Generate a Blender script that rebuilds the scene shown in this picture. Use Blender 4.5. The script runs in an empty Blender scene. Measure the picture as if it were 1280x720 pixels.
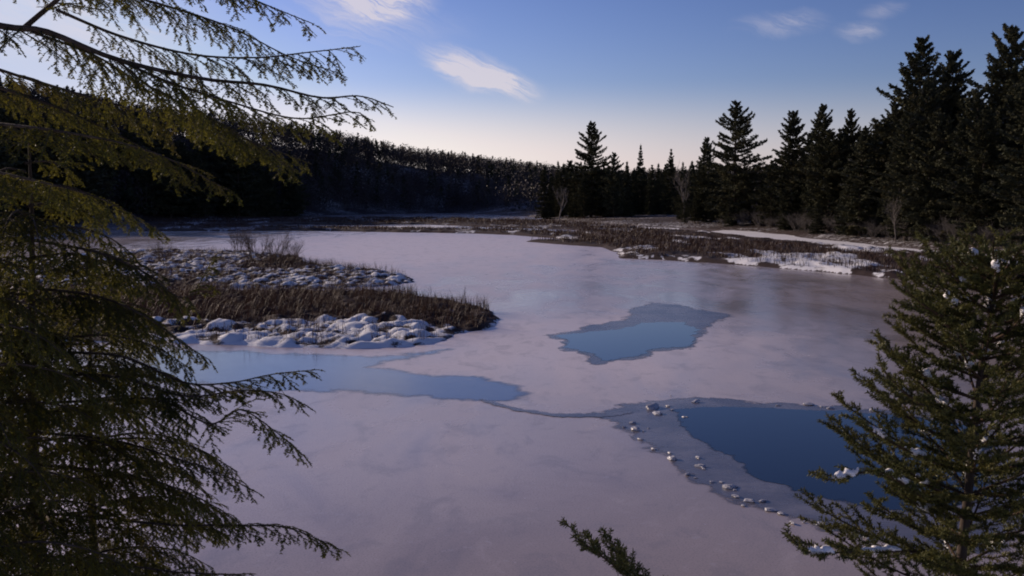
import bpy, bmesh, math, random
import numpy as np
from mathutils import Vector, Matrix

R = math.radians
scene = bpy.context.scene
COL = scene.collection
random.seed(7)

# ------------------------------------------------------------------ camera
EYE = 6.0
FPX = 1200.0                      # focal length in photograph pixels (1280 wide)
HORIZ = 250.0
PITCH = math.atan((360 - HORIZ) / FPX)
cd = bpy.data.cameras.new('camera')
cd.sensor_width = 36.0
cd.lens = 36.0 * FPX / 1280.0
cd.clip_start = 0.05
cd.clip_end = 20000
cam = bpy.data.objects.new('camera', cd)
COL.objects.link(cam)
cam.location = (0, 0, EYE)
cam.rotation_euler = (R(90) - PITCH, 0, 0)
scene.camera = cam


def ray(px, py):
    u, v = (px - 640) / FPX, (360 - py) / FPX
    c, s = math.cos(PITCH), math.sin(PITCH)
    return np.array([u, c + v * s, -s + v * c])


def at(px, py, z=0.0):
    d = ray(px, py)
    t = (z - EYE) / d[2]
    return np.array([d[0] * t, d[1] * t, z])


def at_y(px, py, Y):
    d = ray(px, py)
    t = Y / d[1]
    return np.array([d[0] * t, Y, EYE + d[2] * t])


# ------------------------------------------------------------------ noise
def _hash(ix, iy, seed):
    h = (ix.astype(np.int64) * 374761393 + iy.astype(np.int64) * 668265263 + seed * 1442695041) & 0xFFFFFFFF
    h = ((h ^ (h >> 13)) * 1274126177) & 0xFFFFFFFF
    return ((h ^ (h >> 16)) & 0xFFFF) / 65535.0


def vnoise(x, y, seed=0):
    x = np.asarray(x, float); y = np.asarray(y, float)
    ix, iy = np.floor(x), np.floor(y)
    fx, fy = x - ix, y - iy
    fx = fx * fx * (3 - 2 * fx); fy = fy * fy * (3 - 2 * fy)
    a = _hash(ix, iy, seed); b = _hash(ix + 1, iy, seed)
    c = _hash(ix, iy + 1, seed); d = _hash(ix + 1, iy + 1, seed)
    return (a * (1 - fx) + b * fx) * (1 - fy) + (c * (1 - fx) + d * fx) * fy


def fbm(x, y, seed=0, octv=4):
    v, amp, f = 0, 0.5, 1.0
    for k in range(octv):
        v = v + amp * vnoise(np.asarray(x) * f + 17 * k, np.asarray(y) * f, seed + k)
        amp *= 0.5; f *= 2.03
    return v / (1 - 0.5 ** octv)


def sstep(a, b, x):
    t = np.clip((np.asarray(x, float) - a) / (b - a), 0, 1)
    return t * t * (3 - 2 * t)


def poly_sd(P, x, y):
    """signed distance to polygon P (positive inside)"""
    P = np.asarray(P, float)
    x = np.asarray(x, float); y = np.asarray(y, float)
    shp = x.shape; x = x.ravel(); y = y.ravel()
    best = np.full(x.shape, 1e18); inside = np.zeros(x.shape, bool)
    n = len(P)
    for i in range(n):
        ax, ay = P[i]; bx, by = P[(i + 1) % n]
        ex, ey = bx - ax, by - ay
        t = np.clip(((x - ax) * ex + (y - ay) * ey) / (ex * ex + ey * ey + 1e-12), 0, 1)
        dx, dy = x - ax - t * ex, y - ay - t * ey
        best = np.minimum(best, dx * dx + dy * dy)
        c = (ay > y) != (by > y)
        if by != ay:
            inside ^= c & (x < (bx - ax) * (y - ay) / (by - ay) + ax)
    d = np.sqrt(best)
    return np.where(inside, d, -d).reshape(shp)


# ------------------------------------------------------------------ meshes
def mesh(name, V, F, mat=None, smooth=False, attrs=None):
    V = np.ascontiguousarray(V, dtype=np.float32); F = np.asarray(F, dtype=np.int32)
    me = bpy.data.meshes.new(name)
    k = F.shape[1]
    me.vertices.add(len(V)); me.vertices.foreach_set('co', V.ravel())
    me.loops.add(F.size); me.loops.foreach_set('vertex_index', F.ravel())
    me.polygons.add(len(F))
    me.polygons.foreach_set('loop_start', np.arange(0, F.size, k, dtype=np.int32))
    me.polygons.foreach_set('loop_total', np.full(len(F), k, dtype=np.int32))
    if smooth:
        me.polygons.foreach_set('use_smooth', np.ones(len(F), bool))
    for an, arr in (attrs or {}).items():
        a = me.attributes.new(an, 'FLOAT', 'POINT')
        a.data.foreach_set('value', np.asarray(arr, np.float32).ravel())
    me.update(calc_edges=True)
    if mat:
        me.materials.append(mat)
    return me


def link(name, me, parent=None):
    o = bpy.data.objects.new(name, me)
    COL.objects.link(o)
    if parent is not None:
        o.parent = parent
    return o


def tag(o, label=None, cat=None, group=None, kind=None):
    if label: o['label'] = label
    if cat: o['category'] = cat
    if group: o['group'] = group
    if kind: o['kind'] = kind
    return o


def thing(name, loc, label, cat, group=None):
    o = bpy.data.objects.new(name, None)
    COL.objects.link(o)
    o.location = loc
    o.empty_display_size = 0.2
    return tag(o, label, cat, group)


class Geo:
    """collects vertices and faces"""
    def __init__(s):
        s.V, s.F, s.n = [], [], 0

    def add(s, V, F):
        V = np.asarray(V, float); F = np.asarray(F, np.int64)
        s.V.append(V); s.F.append(F + s.n); s.n += len(V)

    def tube(s, pts, rad, sides=6):
        pts = np.asarray(pts, float); rad = np.asarray(rad, float)
        n = len(pts)
        t = np.gradient(pts, axis=0)
        t /= np.linalg.norm(t, axis=1, keepdims=True) + 1e-12
        ref = np.array([0.13, 0.29, 0.95]) if abs(t[0][2]) < 0.9 else np.array([1.0, 0.1, 0])
        a = np.cross(t, ref); a /= np.linalg.norm(a, axis=1, keepdims=True) + 1e-12
        b = np.cross(t, a)
        th = np.linspace(0, 2 * math.pi, sides, endpoint=False)
        ring = a[:, None, :] * np.cos(th)[None, :, None] + b[:, None, :] * np.sin(th)[None, :, None]
        V = pts[:, None, :] + ring * rad[:, None, None]
        i = np.arange(n - 1)[:, None] * sides; j = np.arange(sides)[None, :]; j2 = (j + 1) % sides
        F = np.stack([i + j, i + j2, i + sides + j2, i + sides + j], -1).reshape(-1, 4)
        s.add(V.reshape(-1, 3), F)

    def arrays(s):
        return np.concatenate(s.V), np.concatenate(s.F)

    def mesh(s, name, mat, smooth=True):
        V, F = s.arrays()
        return mesh(name, V, F, mat, smooth)


# ------------------------------------------------------------------ node helpers
class NT:
    def __init__(s, tree):
        s.t = tree; s.t.nodes.clear()

    def n(s, typ, **kw):
        nd = s.t.nodes.new(typ)
        for k, v in kw.items():
            if k.startswith('i_'):
                key = k[2:]
                nd.inputs[int(key) if key.isdigit() else key.replace('_', ' ')].default_value = v
            else:
                setattr(nd, k, v)
        return nd

    def l(s, a, b):
        s.t.links.new(a, b)

    def put(s, v, sock):
        if hasattr(v, 'is_linked') or isinstance(v, bpy.types.NodeSocket):
            s.l(v, sock)
        else:
            sock.default_value = v

    def m(s, op, a, b=0.0, c=0.0, clamp=False):
        nd = s.n('ShaderNodeMath', operation=op, use_clamp=clamp)
        s.put(a, nd.inputs[0]); s.put(b, nd.inputs[1]); s.put(c, nd.inputs[2])
        return nd.outputs[0]

    def ss(s, a, b, x):
        nd = s.n('ShaderNodeMapRange', interpolation_type='SMOOTHSTEP')
        s.put(x, nd.inputs[0]); nd.inputs[1].default_value = a; nd.inputs[2].default_value = b
        return nd.outputs[0]

    def noise(s, vec, scale, detail=4, rough=0.55, dist=0.0):
        nd = s.n('ShaderNodeTexNoise')
        nd.inputs['Scale'].default_value = scale; nd.inputs['Detail'].default_value = detail
        nd.inputs['Roughness'].default_value = rough; nd.inputs['Distortion'].default_value = dist
        if vec is not None: s.l(vec, nd.inputs['Vector'])
        return nd.outputs[0]

    def mix(s, f, a, b, blend='MIX'):
        nd = s.n('ShaderNodeMix', data_type='RGBA', blend_type=blend)
        s.put(f, nd.inputs[0]); s.put(a, nd.inputs[6]); s.put(b, nd.inputs[7])
        return nd.outputs[2]


def c4(r, g, b): return (r, g, b, 1.0)


def new_mat(name):
    m = bpy.data.materials.new(name)
    m.use_nodes = True
    return m, NT(m.node_tree)


def coords(nt, scale=(1, 1, 1), obj=True):
    tc = nt.n('ShaderNodeTexCoord')
    mp = nt.n('ShaderNodeMapping')
    mp.inputs['Scale'].default_value = scale
    nt.l(tc.outputs['Object' if obj else 'Generated'], mp.inputs['Vector'])
    return mp.outputs[0]


def finish(nt, shader):
    o = nt.n('ShaderNodeOutputMaterial'); nt.l(shader, o.inputs[0])


def principled(nt, col, rough=0.8, spec=0.3, bump=None, bstr=0.3, bdist=0.05, **kw):
    p = nt.n('ShaderNodeBsdfPrincipled')
    nt.put(col, p.inputs['Base Color']); nt.put(rough, p.inputs['Roughness'])
    p.inputs['Specular IOR Level'].default_value = spec
    for k, v in kw.items():
        nt.put(v, p.inputs[k.replace('_', ' ')])
    if bump is not None:
        b = nt.n('ShaderNodeBump'); b.inputs['Strength'].default_value = bstr; b.inputs['Distance'].default_value = bdist
        nt.l(bump, b.inputs['Height']); nt.l(b.outputs[0], p.inputs['Normal'])
    return p.outputs[0]


def foliage_mat(name, dark, light, trans=0.3, rand=0.35, nscale=3.0, brown=0.0, rough=0.6, spec=0.25, frost=0.0):
    m, nt = new_mat(name)
    v = coords(nt)
    n1 = nt.noise(v, nscale, 3)
    oi = nt.n('ShaderNodeObjectInfo')
    f = nt.m('ADD', nt.ss(0.35, 0.7, n1), nt.m('MULTIPLY', nt.m('SUBTRACT', oi.outputs['Random'], 0.5), rand), clamp=True)
    col = nt.mix(f, c4(*dark), c4(*light))
    if brown:
        n2 = nt.noise(v, nscale * 0.55, 3)
        col = nt.mix(nt.m('MULTIPLY', nt.ss(0.55, 0.72, n2), brown), col, c4(0.12, 0.075, 0.026))
    if frost:
        n3 = nt.noise(v, nscale * 1.6, 5, 0.7)
        col = nt.mix(nt.m('MULTIPLY', nt.ss(0.54, 0.70, n3), frost), col, c4(0.17, 0.17, 0.185))
    p = principled(nt, col, rough, spec)
    if trans > 0:
        tr = nt.n('ShaderNodeBsdfTranslucent')
        nt.l(nt.mix(0.5, col, c4(light[0] * 1.35, light[1] * 1.1, light[2] * 0.5)), tr.inputs[0])
        mx = nt.n('ShaderNodeMixShader'); mx.inputs[0].default_value = trans
        nt.l(p, mx.inputs[1]); nt.l(tr.outputs[0], mx.inputs[2]); p = mx.outputs[0]
    finish(nt, p)
    return m


def bark_mat(name, a, b, scale=8.0):
    m, nt = new_mat(name)
    v = coords(nt, (1, 1, 0.25))
    n1 = nt.noise(v, scale, 6, 0.65)
    col = nt.mix(nt.ss(0.3, 0.7, n1), c4(*a), c4(*b))
    finish(nt, principled(nt, col, 0.9, 0.15, n1, 0.6, 0.02))
    return m


M = {}
M['pine'] = foliage_mat('pine_needles', (0.040, 0.044, 0.028), (0.085, 0.085, 0.050), 0.05, 0.6, 0.5, 0.3, 0.95, 0.03, 0.45)
M['pine_far'] = foliage_mat('far_needles', (0.022, 0.028, 0.020), (0.045, 0.050, 0.032), 0.05, 0.5, 0.2, 0.3, 0.95, 0.03)
M['twigs_far'] = foliage_mat('bare_twigs', (0.038, 0.030, 0.029), (0.066, 0.052, 0.048), 0.0, 0.5, 0.3)
M['hemlock'] = foliage_mat('hemlock_needles', (0.042, 0.056, 0.012), (0.140, 0.140, 0.024), 0.42, 0.7, 2.2, 0.75)
M['spruce'] = foliage_mat('spruce_needles', (0.050, 0.062, 0.018), (0.125, 0.120, 0.034), 0.15, 0.3, 5.0)
M['bark'] = bark_mat('bark', (0.035, 0.026, 0.020), (0.09, 0.07, 0.058))
M['bark_fine'] = bark_mat('twig_bark', (0.040, 0.026, 0.018), (0.10, 0.065, 0.045), 40)
M['bark_grey'] = bark_mat('grey_bark', (0.09, 0.08, 0.075), (0.20, 0.18, 0.17), 12)
M['grass'] = foliage_mat('marsh_grass', (0.034, 0.018, 0.014), (0.100, 0.056, 0.042), 0.1, 0.3, 2.5, 0.8)


def snow_mat(name, fr=None):
    m, nt = new_mat(name)
    v = coords(nt)
    n1 = nt.noise(v, 6, 5, 0.6); n2 = nt.noise(v, 60, 3)
    col = nt.mix(n1, c4(0.80, 0.80, 0.82), c4(0.90, 0.88, 0.88))
    h = nt.m('ADD', n1, nt.m('MULTIPLY', n2, 0.25))
    kw = {} if fr is None else {'Alpha': fray(nt, v, *fr)}
    finish(nt, principled(nt, col, 0.65, 0.25, h, 0.5, 0.03, **kw))
    return m


def ground_mat():
    """land: brown litter and dead grass, snow where the 'snow' attribute says it lies"""
    m, nt = new_mat('snowy_ground')
    v = coords(nt)
    at_ = nt.n('ShaderNodeAttribute', attribute_name='snow')
    n1 = nt.noise(v, 1.6, 6, 0.62); n2 = nt.noise(v, 0.35, 4); n3 = nt.noise(v, 14, 4, 0.6)
    brown = nt.mix(nt.ss(0.3, 0.7, n3), c4(0.020, 0.013, 0.011), c4(0.060, 0.036, 0.029))
    s = nt.m('ADD', at_.outputs['Fac'], nt.m('MULTIPLY', nt.m('SUBTRACT', nt.m('ADD', nt.m('MULTIPLY', n1, 0.6), nt.m('MULTIPLY', n3, 0.4)), 0.5), 1.1))
    f = nt.ss(0.42, 0.58, s)
    snow = nt.mix(n2, c4(0.72, 0.73, 0.77), c4(0.84, 0.83, 0.83))
    col = nt.mix(f, brown, snow)
    h = nt.m('ADD', n1, nt.m('MULTIPLY', n3, 0.4))
    finish(nt, principled(nt, col, 0.8, 0.2, h, 0.5, 0.06))
    return m


M['ground'] = ground_mat()


def ice_mat():
    m, nt = new_mat('frosted_ice')
    v = coords(nt)
    big = nt.noise(v, 0.055, 4, 0.5, 0.6)
    vs = coords(nt, (1, 0.45, 1))
    mid = nt.noise(vs, 0.30, 5, 0.6, 0.8)
    fine = nt.noise(v, 3.2, 6, 0.65)
    grain = nt.noise(v, 28, 3, 0.6)
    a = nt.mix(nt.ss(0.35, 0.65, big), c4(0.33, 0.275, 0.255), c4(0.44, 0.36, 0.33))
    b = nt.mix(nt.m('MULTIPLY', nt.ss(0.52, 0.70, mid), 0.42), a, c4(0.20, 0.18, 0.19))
    # frost and a painted glare spot: frost thick over the far left reach and in a band before the marsh, thin on the right
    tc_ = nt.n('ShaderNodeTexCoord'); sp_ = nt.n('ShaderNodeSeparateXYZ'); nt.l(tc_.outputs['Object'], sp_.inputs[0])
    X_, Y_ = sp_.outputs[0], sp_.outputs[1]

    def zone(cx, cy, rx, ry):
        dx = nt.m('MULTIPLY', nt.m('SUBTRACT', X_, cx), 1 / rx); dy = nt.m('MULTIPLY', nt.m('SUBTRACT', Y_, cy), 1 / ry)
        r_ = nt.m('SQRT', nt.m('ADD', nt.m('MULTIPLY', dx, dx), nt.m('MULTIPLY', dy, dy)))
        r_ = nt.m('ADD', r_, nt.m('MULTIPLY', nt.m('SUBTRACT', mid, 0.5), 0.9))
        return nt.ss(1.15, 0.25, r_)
    frost_glare = nt.m('MAXIMUM', nt.m('MULTIPLY', zone(-12, 125, 40, 85), 1.0), nt.m('MAXIMUM', nt.m('MULTIPLY', zone(2, 40, 14, 17), 0.85), nt.m('MAXIMUM', zone(-11, 18, 6, 7), nt.m('MULTIPLY', zone(-5, 25, 9, 10), 0.40))))  # the near left ellipse is sun glare put into the ice colour
    frost_glare = nt.m('MULTIPLY', frost_glare, nt.m('ADD', 0.70, nt.m('MULTIPLY', fine, 0.5)))
    b = nt.mix(frost_glare, b, c4(0.86, 0.76, 0.77))
    mott = nt.noise(coords(nt, (1, 0.6, 1)), 0.9, 6, 0.68, 0.5)
    b = nt.mix(nt.m('MULTIPLY', nt.ss(0.50, 0.66, mott), 0.34), b, c4(0.22, 0.20, 0.205))
    b = nt.mix(nt.m('MULTIPLY', nt.ss(0.45, 0.30, mott), 0.30), b, c4(0.56, 0.47, 0.45))
    cst = nt.ss(0.58, 0.70, fine)
    spots_ = nt.m('MULTIPLY', nt.ss(0.62, 0.72, nt.noise(v, 9.0, 4, 0.7)), nt.ss(0.45, 0.65, nt.noise(v, 0.5, 3)))
    b = nt.mix(nt.m('MULTIPLY', spots_, 0.6), b, c4(0.70, 0.62, 0.62))
    c = nt.mix(nt.m('MULTIPLY', cst, 0.42), b, c4(0.46, 0.41, 0.41))
    c = nt.mix(nt.m('MULTIPLY', nt.ss(0.45, 0.75, grain), 0.5), c, c4(0.14, 0.13, 0.14))
    rough = nt.m('ADD', nt.m('ADD', 0.20, nt.m('MULTIPLY', nt.ss(0.35, 0.7, mid), -0.06)), nt.m('MULTIPLY', frost_glare, 0.25))
    h = nt.m('ADD', nt.m('MULTIPLY', fine, 0.5), nt.m('MULTIPLY', grain, 0.30))
    finish(nt, principled(nt, c, rough, 0.5, nt.m('ADD', h, nt.m('MULTIPLY', mott, 0.6)), 0.30, 0.009))
    return m


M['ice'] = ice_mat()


def fray(nt, v, amp, soft, scale):
    a = nt.n('ShaderNodeAttribute', attribute_name='inside')
    n_ = nt.noise(v, scale, 6, 0.68, 0.4)
    return nt.ss(-soft, soft, nt.m('ADD', a.outputs['Fac'], nt.m('MULTIPLY', nt.m('SUBTRACT', n_, 0.5), amp)))


def thin_ice_mat(name, ca, cb, rough, spec, scale, fr=None):
    m, nt = new_mat(name)
    v = coords(nt)
    n1 = nt.noise(v, scale, 5, 0.6, 0.7); n2 = nt.noise(v, scale * 8, 5, 0.65)
    col = nt.mix(nt.ss(0.35, 0.68, n1), c4(*ca), c4(*cb))
    col = nt.mix(nt.m('MULTIPLY', nt.ss(0.55, 0.75, n2), 0.35), col, c4(cb[0] * 1.6, cb[1] * 1.5, cb[2] * 1.4))
    kw = {} if fr is None else {'Alpha': fray(nt, v, *fr)}
    finish(nt, principled(nt, col, nt.m('ADD', rough, nt.m('MULTIPLY', n2, 0.12)), spec, n2, 0.12, 0.02, **kw))
    return m


M['snow'] = snow_mat('snow')
M['snow_sheet'] = snow_mat('drifted_snow', (1.2, 0.15, 0.6))
M['chunk'] = thin_ice_mat('broken_ice', (0.34, 0.34, 0.37), (0.52, 0.51, 0.53), 0.35, 0.5, 4.0)
M['thin_ice'] = thin_ice_mat('dark_thin_ice', (0.10, 0.10, 0.125), (0.19, 0.18, 0.205), 0.22, 0.5, 0.5, (1.6, 0.14, 1.1))
M['blue_ice'] = thin_ice_mat('clear_blue_ice', (0.075, 0.095, 0.165), (0.105, 0.125, 0.20), 0.07, 0.5, 0.25, (2.0, 0.30, 0.7))


def water_mat():
    m, nt = new_mat('open_water')
    v = coords(nt, (1, 1.6, 1))
    n1 = nt.noise(v, 2.2, 3, 0.5)
    finish(nt, principled(nt, c4(0.008, 0.016, 0.030), 0.03, 0.5, n1, 0.03, 0.03, IOR=1.333, Alpha=fray(nt, coords(nt), 0.9, 0.06, 1.3)))
    return m


M['crack'] = thin_ice_mat('crack_ice', (0.10, 0.10, 0.125), (0.17, 0.16, 0.185), 0.22, 0.5, 0.5, (0.35, 0.06, 2.0))
M['water'] = water_mat()

# ------------------------------------------------------------------ world, sun
SUN_AZ, SUN_EL = R(-52), R(16)          # azimuth from +Y towards +X
w = bpy.data.worlds.new('World'); scene.world = w; w.use_nodes = True
nt = NT(w.node_tree)
sky = nt.n('ShaderNodeTexSky', sky_type='NISHITA')
sky.sun_disc = False
sky.sun_elevation = SUN_EL
sky.sun_rotation = SUN_AZ                # Nishita: 0 = +Y, turning clockwise seen from above
sky.altitude = 300; sky.air_density = 1.0; sky.dust_density = 0.6; sky.ozone_density = 2.5
tc = nt.n('ShaderNodeTexCoord')
sep = nt.n('ShaderNodeSeparateXYZ'); nt.l(tc.outputs['Generated'], sep.inputs[0])
az = nt.m('ARCTAN2', sep.outputs[0], sep.outputs[1])
el = nt.m('ARCSINE', sep.outputs[2])
cmb = nt.n('ShaderNodeCombineXYZ'); nt.l(az, cmb.inputs[0]); nt.l(el, cmb.inputs[1])
sv = cmb.outputs[0]
warp = nt.n('ShaderNodeTexNoise'); warp.inputs['Scale'].default_value = 22; warp.inputs['Detail'].default_value = 5
nt.l(sv, warp.inputs['Vector'])
wsep = nt.n('ShaderNodeSeparateColor'); nt.l(warp.outputs['Color'], wsep.inputs[0])
azw = nt.m('ADD', az, nt.m('MULTIPLY', nt.m('SUBTRACT', wsep.outputs[0], 0.5), 0.030))
elw = nt.m('ADD', el, nt.m('MULTIPLY', nt.m('SUBTRACT', wsep.outputs[1], 0.5), 0.022))


def az_el(px, py):
    d = ray(px, py); d = d / np.linalg.norm(d)
    return math.atan2(d[0], d[1]), math.asin(d[2])


def wisp(p0, p1, width, dens):
    """a drifting cirrus streak between two bearings"""
    (a0, e0), (a1, e1) = p0, p1
    ca, ce = (a0 + a1) / 2, (e0 + e1) / 2
    L = math.hypot(a1 - a0, e1 - e0) / 2
    ux, uy = (a1 - a0) / (2 * L), (e1 - e0) / (2 * L)
    dx = nt.m('SUBTRACT', azw, ca); dy = nt.m('SUBTRACT', elw, ce)
    al = nt.m('ADD', nt.m('MULTIPLY', dx, ux / L), nt.m('MULTIPLY', dy, uy / L))
    ac = nt.m('ADD', nt.m('MULTIPLY', dx, -uy / width), nt.m('MULTIPLY', dy, ux / width))
    r2 = nt.m('ADD', nt.m('MULTIPLY', al, al), nt.m('MULTIPLY', ac, ac))
    g = nt.m('SUBTRACT', 1.0, nt.m('SQRT', r2), clamp=True)
    return nt.m('MULTIPLY', nt.ss(0.0, 1.0, g), dens)


stc = nt.n('ShaderNodeCombineXYZ')
nt.l(nt.m('ADD', nt.m('MULTIPLY', azw, 0.93 * 13), nt.m('MULTIPLY', elw, -0.37 * 13)), stc.inputs[0])
nt.l(nt.m('ADD', nt.m('MULTIPLY', azw, 0.37 * 95), nt.m('MULTIPLY', elw, 0.93 * 95)), stc.inputs[1])
sn = nt.ss(0.30, 0.72, nt.noise(stc.outputs[0], 1.0, 8, 0.66, 0.8))
parts = [wisp(az_el(510, 56), az_el(690, 124), 0.024, 2.2),
         wisp(az_el(575, 88), az_el(680, 116), 0.018, 1.2),
         wisp(az_el(1030, 42), az_el(1120, 38), 0.013, 0.45),
         wisp(az_el(1065, 15), az_el(1145, 11), 0.012, 0.32),
         wisp(az_el(900, 34), az_el(1050, 28), 0.016, 0.40),
         wisp(az_el(390, 2), az_el(560, 6), 0.020, 1.4),
         wisp(az_el(330, -8), az_el(560, 2), 0.040, 0.95),
         wisp(az_el(-120, 30), az_el(330, 10), 0.07, 0.6),
         wisp(az_el(330, 40), az_el(620, 30), 0.03, 0.25)]
cl = parts[0]
for p_ in parts[1:]:
    cl = nt.m('ADD', cl, p_)
veil = nt.m('MULTIPLY', nt.ss(0.56, 0.78, nt.noise(sv, 3.5, 6, 0.6, 0.6)), nt.m('MULTIPLY', nt.ss(0.25, 0.5, el), 0.35))
cl = nt.m('ADD', nt.m('MULTIPLY', cl, nt.m('ADD', 0.12, nt.m('MULTIPLY', sn, 1.1))), veil, clamp=True)
gm = nt.n('ShaderNodeGamma'); nt.l(nt.mix(1.0, sky.outputs[0], c4(0.2, 0.2, 0.2), 'MULTIPLY'), gm.inputs[0]); gm.inputs[1].default_value = 1.58
tint = nt.mix(1.0, gm.outputs[0], c4(5.0 * 1.16, 5.0 * 0.88, 5.0 * 1.10), 'MULTIPLY')
cap_ = nt.n('ShaderNodeMix', data_type='RGBA', blend_type='DARKEN'); cap_.inputs[0].default_value = 1.0
nt.l(tint, cap_.inputs[6]); cap_.inputs[7].default_value = c4(6.2, 6.9, 9.0); tint = cap_.outputs[2]
hz = nt.m('POWER', nt.ss(0.125, 0.03, el), 1.0)               # pale pink haze band that lies along the horizon
hz = nt.m('MULTIPLY', hz, nt.m('ADD', 0.35, nt.m('MULTIPLY', nt.ss(0.55, -0.35, az), 0.65)))
base = nt.mix(nt.m('MULTIPLY', hz, 0.95), tint, nt.mix(nt.ss(0.30, -0.25, az), c4(8.8, 7.6, 8.3), c4(12.4, 10.8, 10.2)))
CLOUD = c4(8.4, 7.6, 8.0)
skyc = nt.mix(nt.m('MULTIPLY', cl, 0.75), base, CLOUD)
bg = nt.n('ShaderNodeBackground'); nt.l(skyc, bg.inputs[0]); bg.inputs[1].default_value = 0.10
wo = nt.n('ShaderNodeOutputWorld'); nt.l(bg.outputs[0], wo.inputs[0])

sl = bpy.data.lights.new('sun', 'SUN'); sl.energy = 4.8; sl.angle = R(0.5); sl.color = (1.0, 0.80, 0.64)
so = bpy.data.objects.new('sun', sl); COL.objects.link(so)
sd = Vector((math.sin(SUN_AZ) * math.cos(SUN_EL), math.cos(SUN_AZ) * math.cos(SUN_EL), math.sin(SUN_EL)))
so.rotation_euler = sd.to_track_quat('Z', 'Y').to_euler()
so.location = sd * 60

scene.view_settings.view_transform = 'Standard'
scene.view_settings.look = 'None'
scene.view_settings.gamma = 1.0
scene.view_settings.exposure = -0.15
scene.render.engine = 'CYCLES'
scene.cycles.use_denoising = True
scene.cycles.pixel_filter_type = 'BLACKMAN_HARRIS'
scene.cycles.filter_width = 1.9
scene.cycles.max_bounces = 6
scene.cycles.transparent_max_bounces = 4
scene.cycles.sample_clamp_indirect = 6

# ------------------------------------------------------------------ plan of the pond
P2 = lambda *a: [at(px, py)[:2] for px, py in a]
LAKE = ([(40, 11), (20, 10.5), (8, 10.8), (0, 11), (-6, 11.5), (-13, 13), (-26, 20), (-45, 36), (-70, 60), (-95, 100), (-110, 140)]
        + P2((-60, 287), (60, 281), (200, 276), (330, 271), (450, 268), (560, 266), (650, 269.5), (700, 275), (760, 280),
             (800, 283), (890, 286.5), (960, 290), (1010, 297), (1100, 306.5), (1180, 313), (1290, 321))
        + [(70, 85), (80, 50), (62, 22)])
ISL_FAR = [  # low marsh flats in the far half of the pond
    P2((180, 289), (370, 288.5), (480, 290), (560, 291), (640, 293.5), (700, 299), (745, 303), (770, 300), (740, 294), (640, 288.5), (540, 286.6), (430, 285.4), (370, 284), (180, 283)),
    P2((180, 281), (380, 281), (440, 281.7), (530, 280.3), (600, 283.6), (700, 286.5), (760, 289), (800, 284.5), (740, 281), (690, 277), (560, 273.5), (400, 273), (180, 274)),
    P2((655, 302), (690, 305), (750, 309), (772, 316), (775, 323), (830, 325), (900, 330), (1000, 338), (1100, 347), (1180, 352), (1300, 366), (1300, 328),
       (1180, 318.5), (1080, 310.5), (1000, 303.5), (940, 298), (890, 291), (800, 287), (740, 284.5), (715, 290), (760, 297), (730, 301)),
]
ISL_NEAR = [
    P2((240, 430), (330, 434), (430, 438), (500, 435), (540, 430), (570, 420), (622, 409), (628, 399), (612, 388), (560, 374), (480, 367), (400, 365), (300, 363), (150, 366), (-150, 370), (-200, 415), (40, 428)),
    P2((-200, 368), (100, 363), (300, 360), (420, 361), (490, 357), (522, 352), (505, 343), (450, 336), (385, 331), (375, 322), (300, 314), (200, 306), (-100, 300), (-300, 315)),
]
# skyline control (photograph x, ridge distance, ridge height)
SK = np.array([(-2500, 300, 26), (-600, 310, 30), (0, 330, 30), (200, 400, 31), (380, 480, 30), (440, 520, 27.5), (520, 560, 23),
               (600, 620, 21.5), (690, 700, 18), (780, 700, 15), (1000, 650, 14), (1400, 500, 14), (3500, 500, 12)], float)
SKA = np.arctan((SK[:, 0] - 640) / FPX)


def ground_z(x, y):
    x = np.asarray(x, float); y = np.asarray(y, float)
    jx = x + 2.5 * (fbm(x * 0.12, y * 0.12, 3) - 0.5) * sstep(25, 60, y); jy = y + 3.0 * (fbm(x * 0.1 + 9, y * 0.1, 5) - 0.5) * sstep(25, 60, y)
    d = -poly_sd(LAKE, jx, jy)                       # > 0 on land
    r = np.hypot(x, y); a = np.arctan2(x, y)
    near = 1 - sstep(26, 60, y + 0.25 * np.abs(x))    # the bank the photographer stands on
    zn = 4.42 * sstep(-2, 12.5, d) - 4.42 * sstep(-2, 12.5, 0.0) + np.clip(d - 11, 0, 60) * 0.05
    zf = 0.35 * sstep(0, 2, d) + np.clip(d, 0, 25) * 0.045 + np.clip(d - 25, 0, 200) * 0.01
    Rr = np.interp(a, SKA, SK[:, 1]); H = np.interp(a, SKA, SK[:, 2])
    hill = H * sstep(0.50, 1.0, r / Rr) * sstep(0, 60, d) * (1 + 0.10 * (fbm(x * 0.02, y * 0.02, 21) - 0.5))
    hill = np.where((a > -1.7) & (a < 1.7), hill, 0) * sstep(60, 120, y)
    z = np.where(d > 0, near * zn + (1 - near) * np.maximum(zf, hill + np.minimum(zf, 1.2)), np.maximum(-0.9, d * 0.3))
    z = z + np.where(d > 0, 0.22 * (fbm(x * 0.5, y * 0.5, 31) - 0.5) * sstep(0, 3, d), 0)
    return z, d


def gz(x, y):
    return float(ground_z(np.array([x]), np.array([y]))[0][0])


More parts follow.
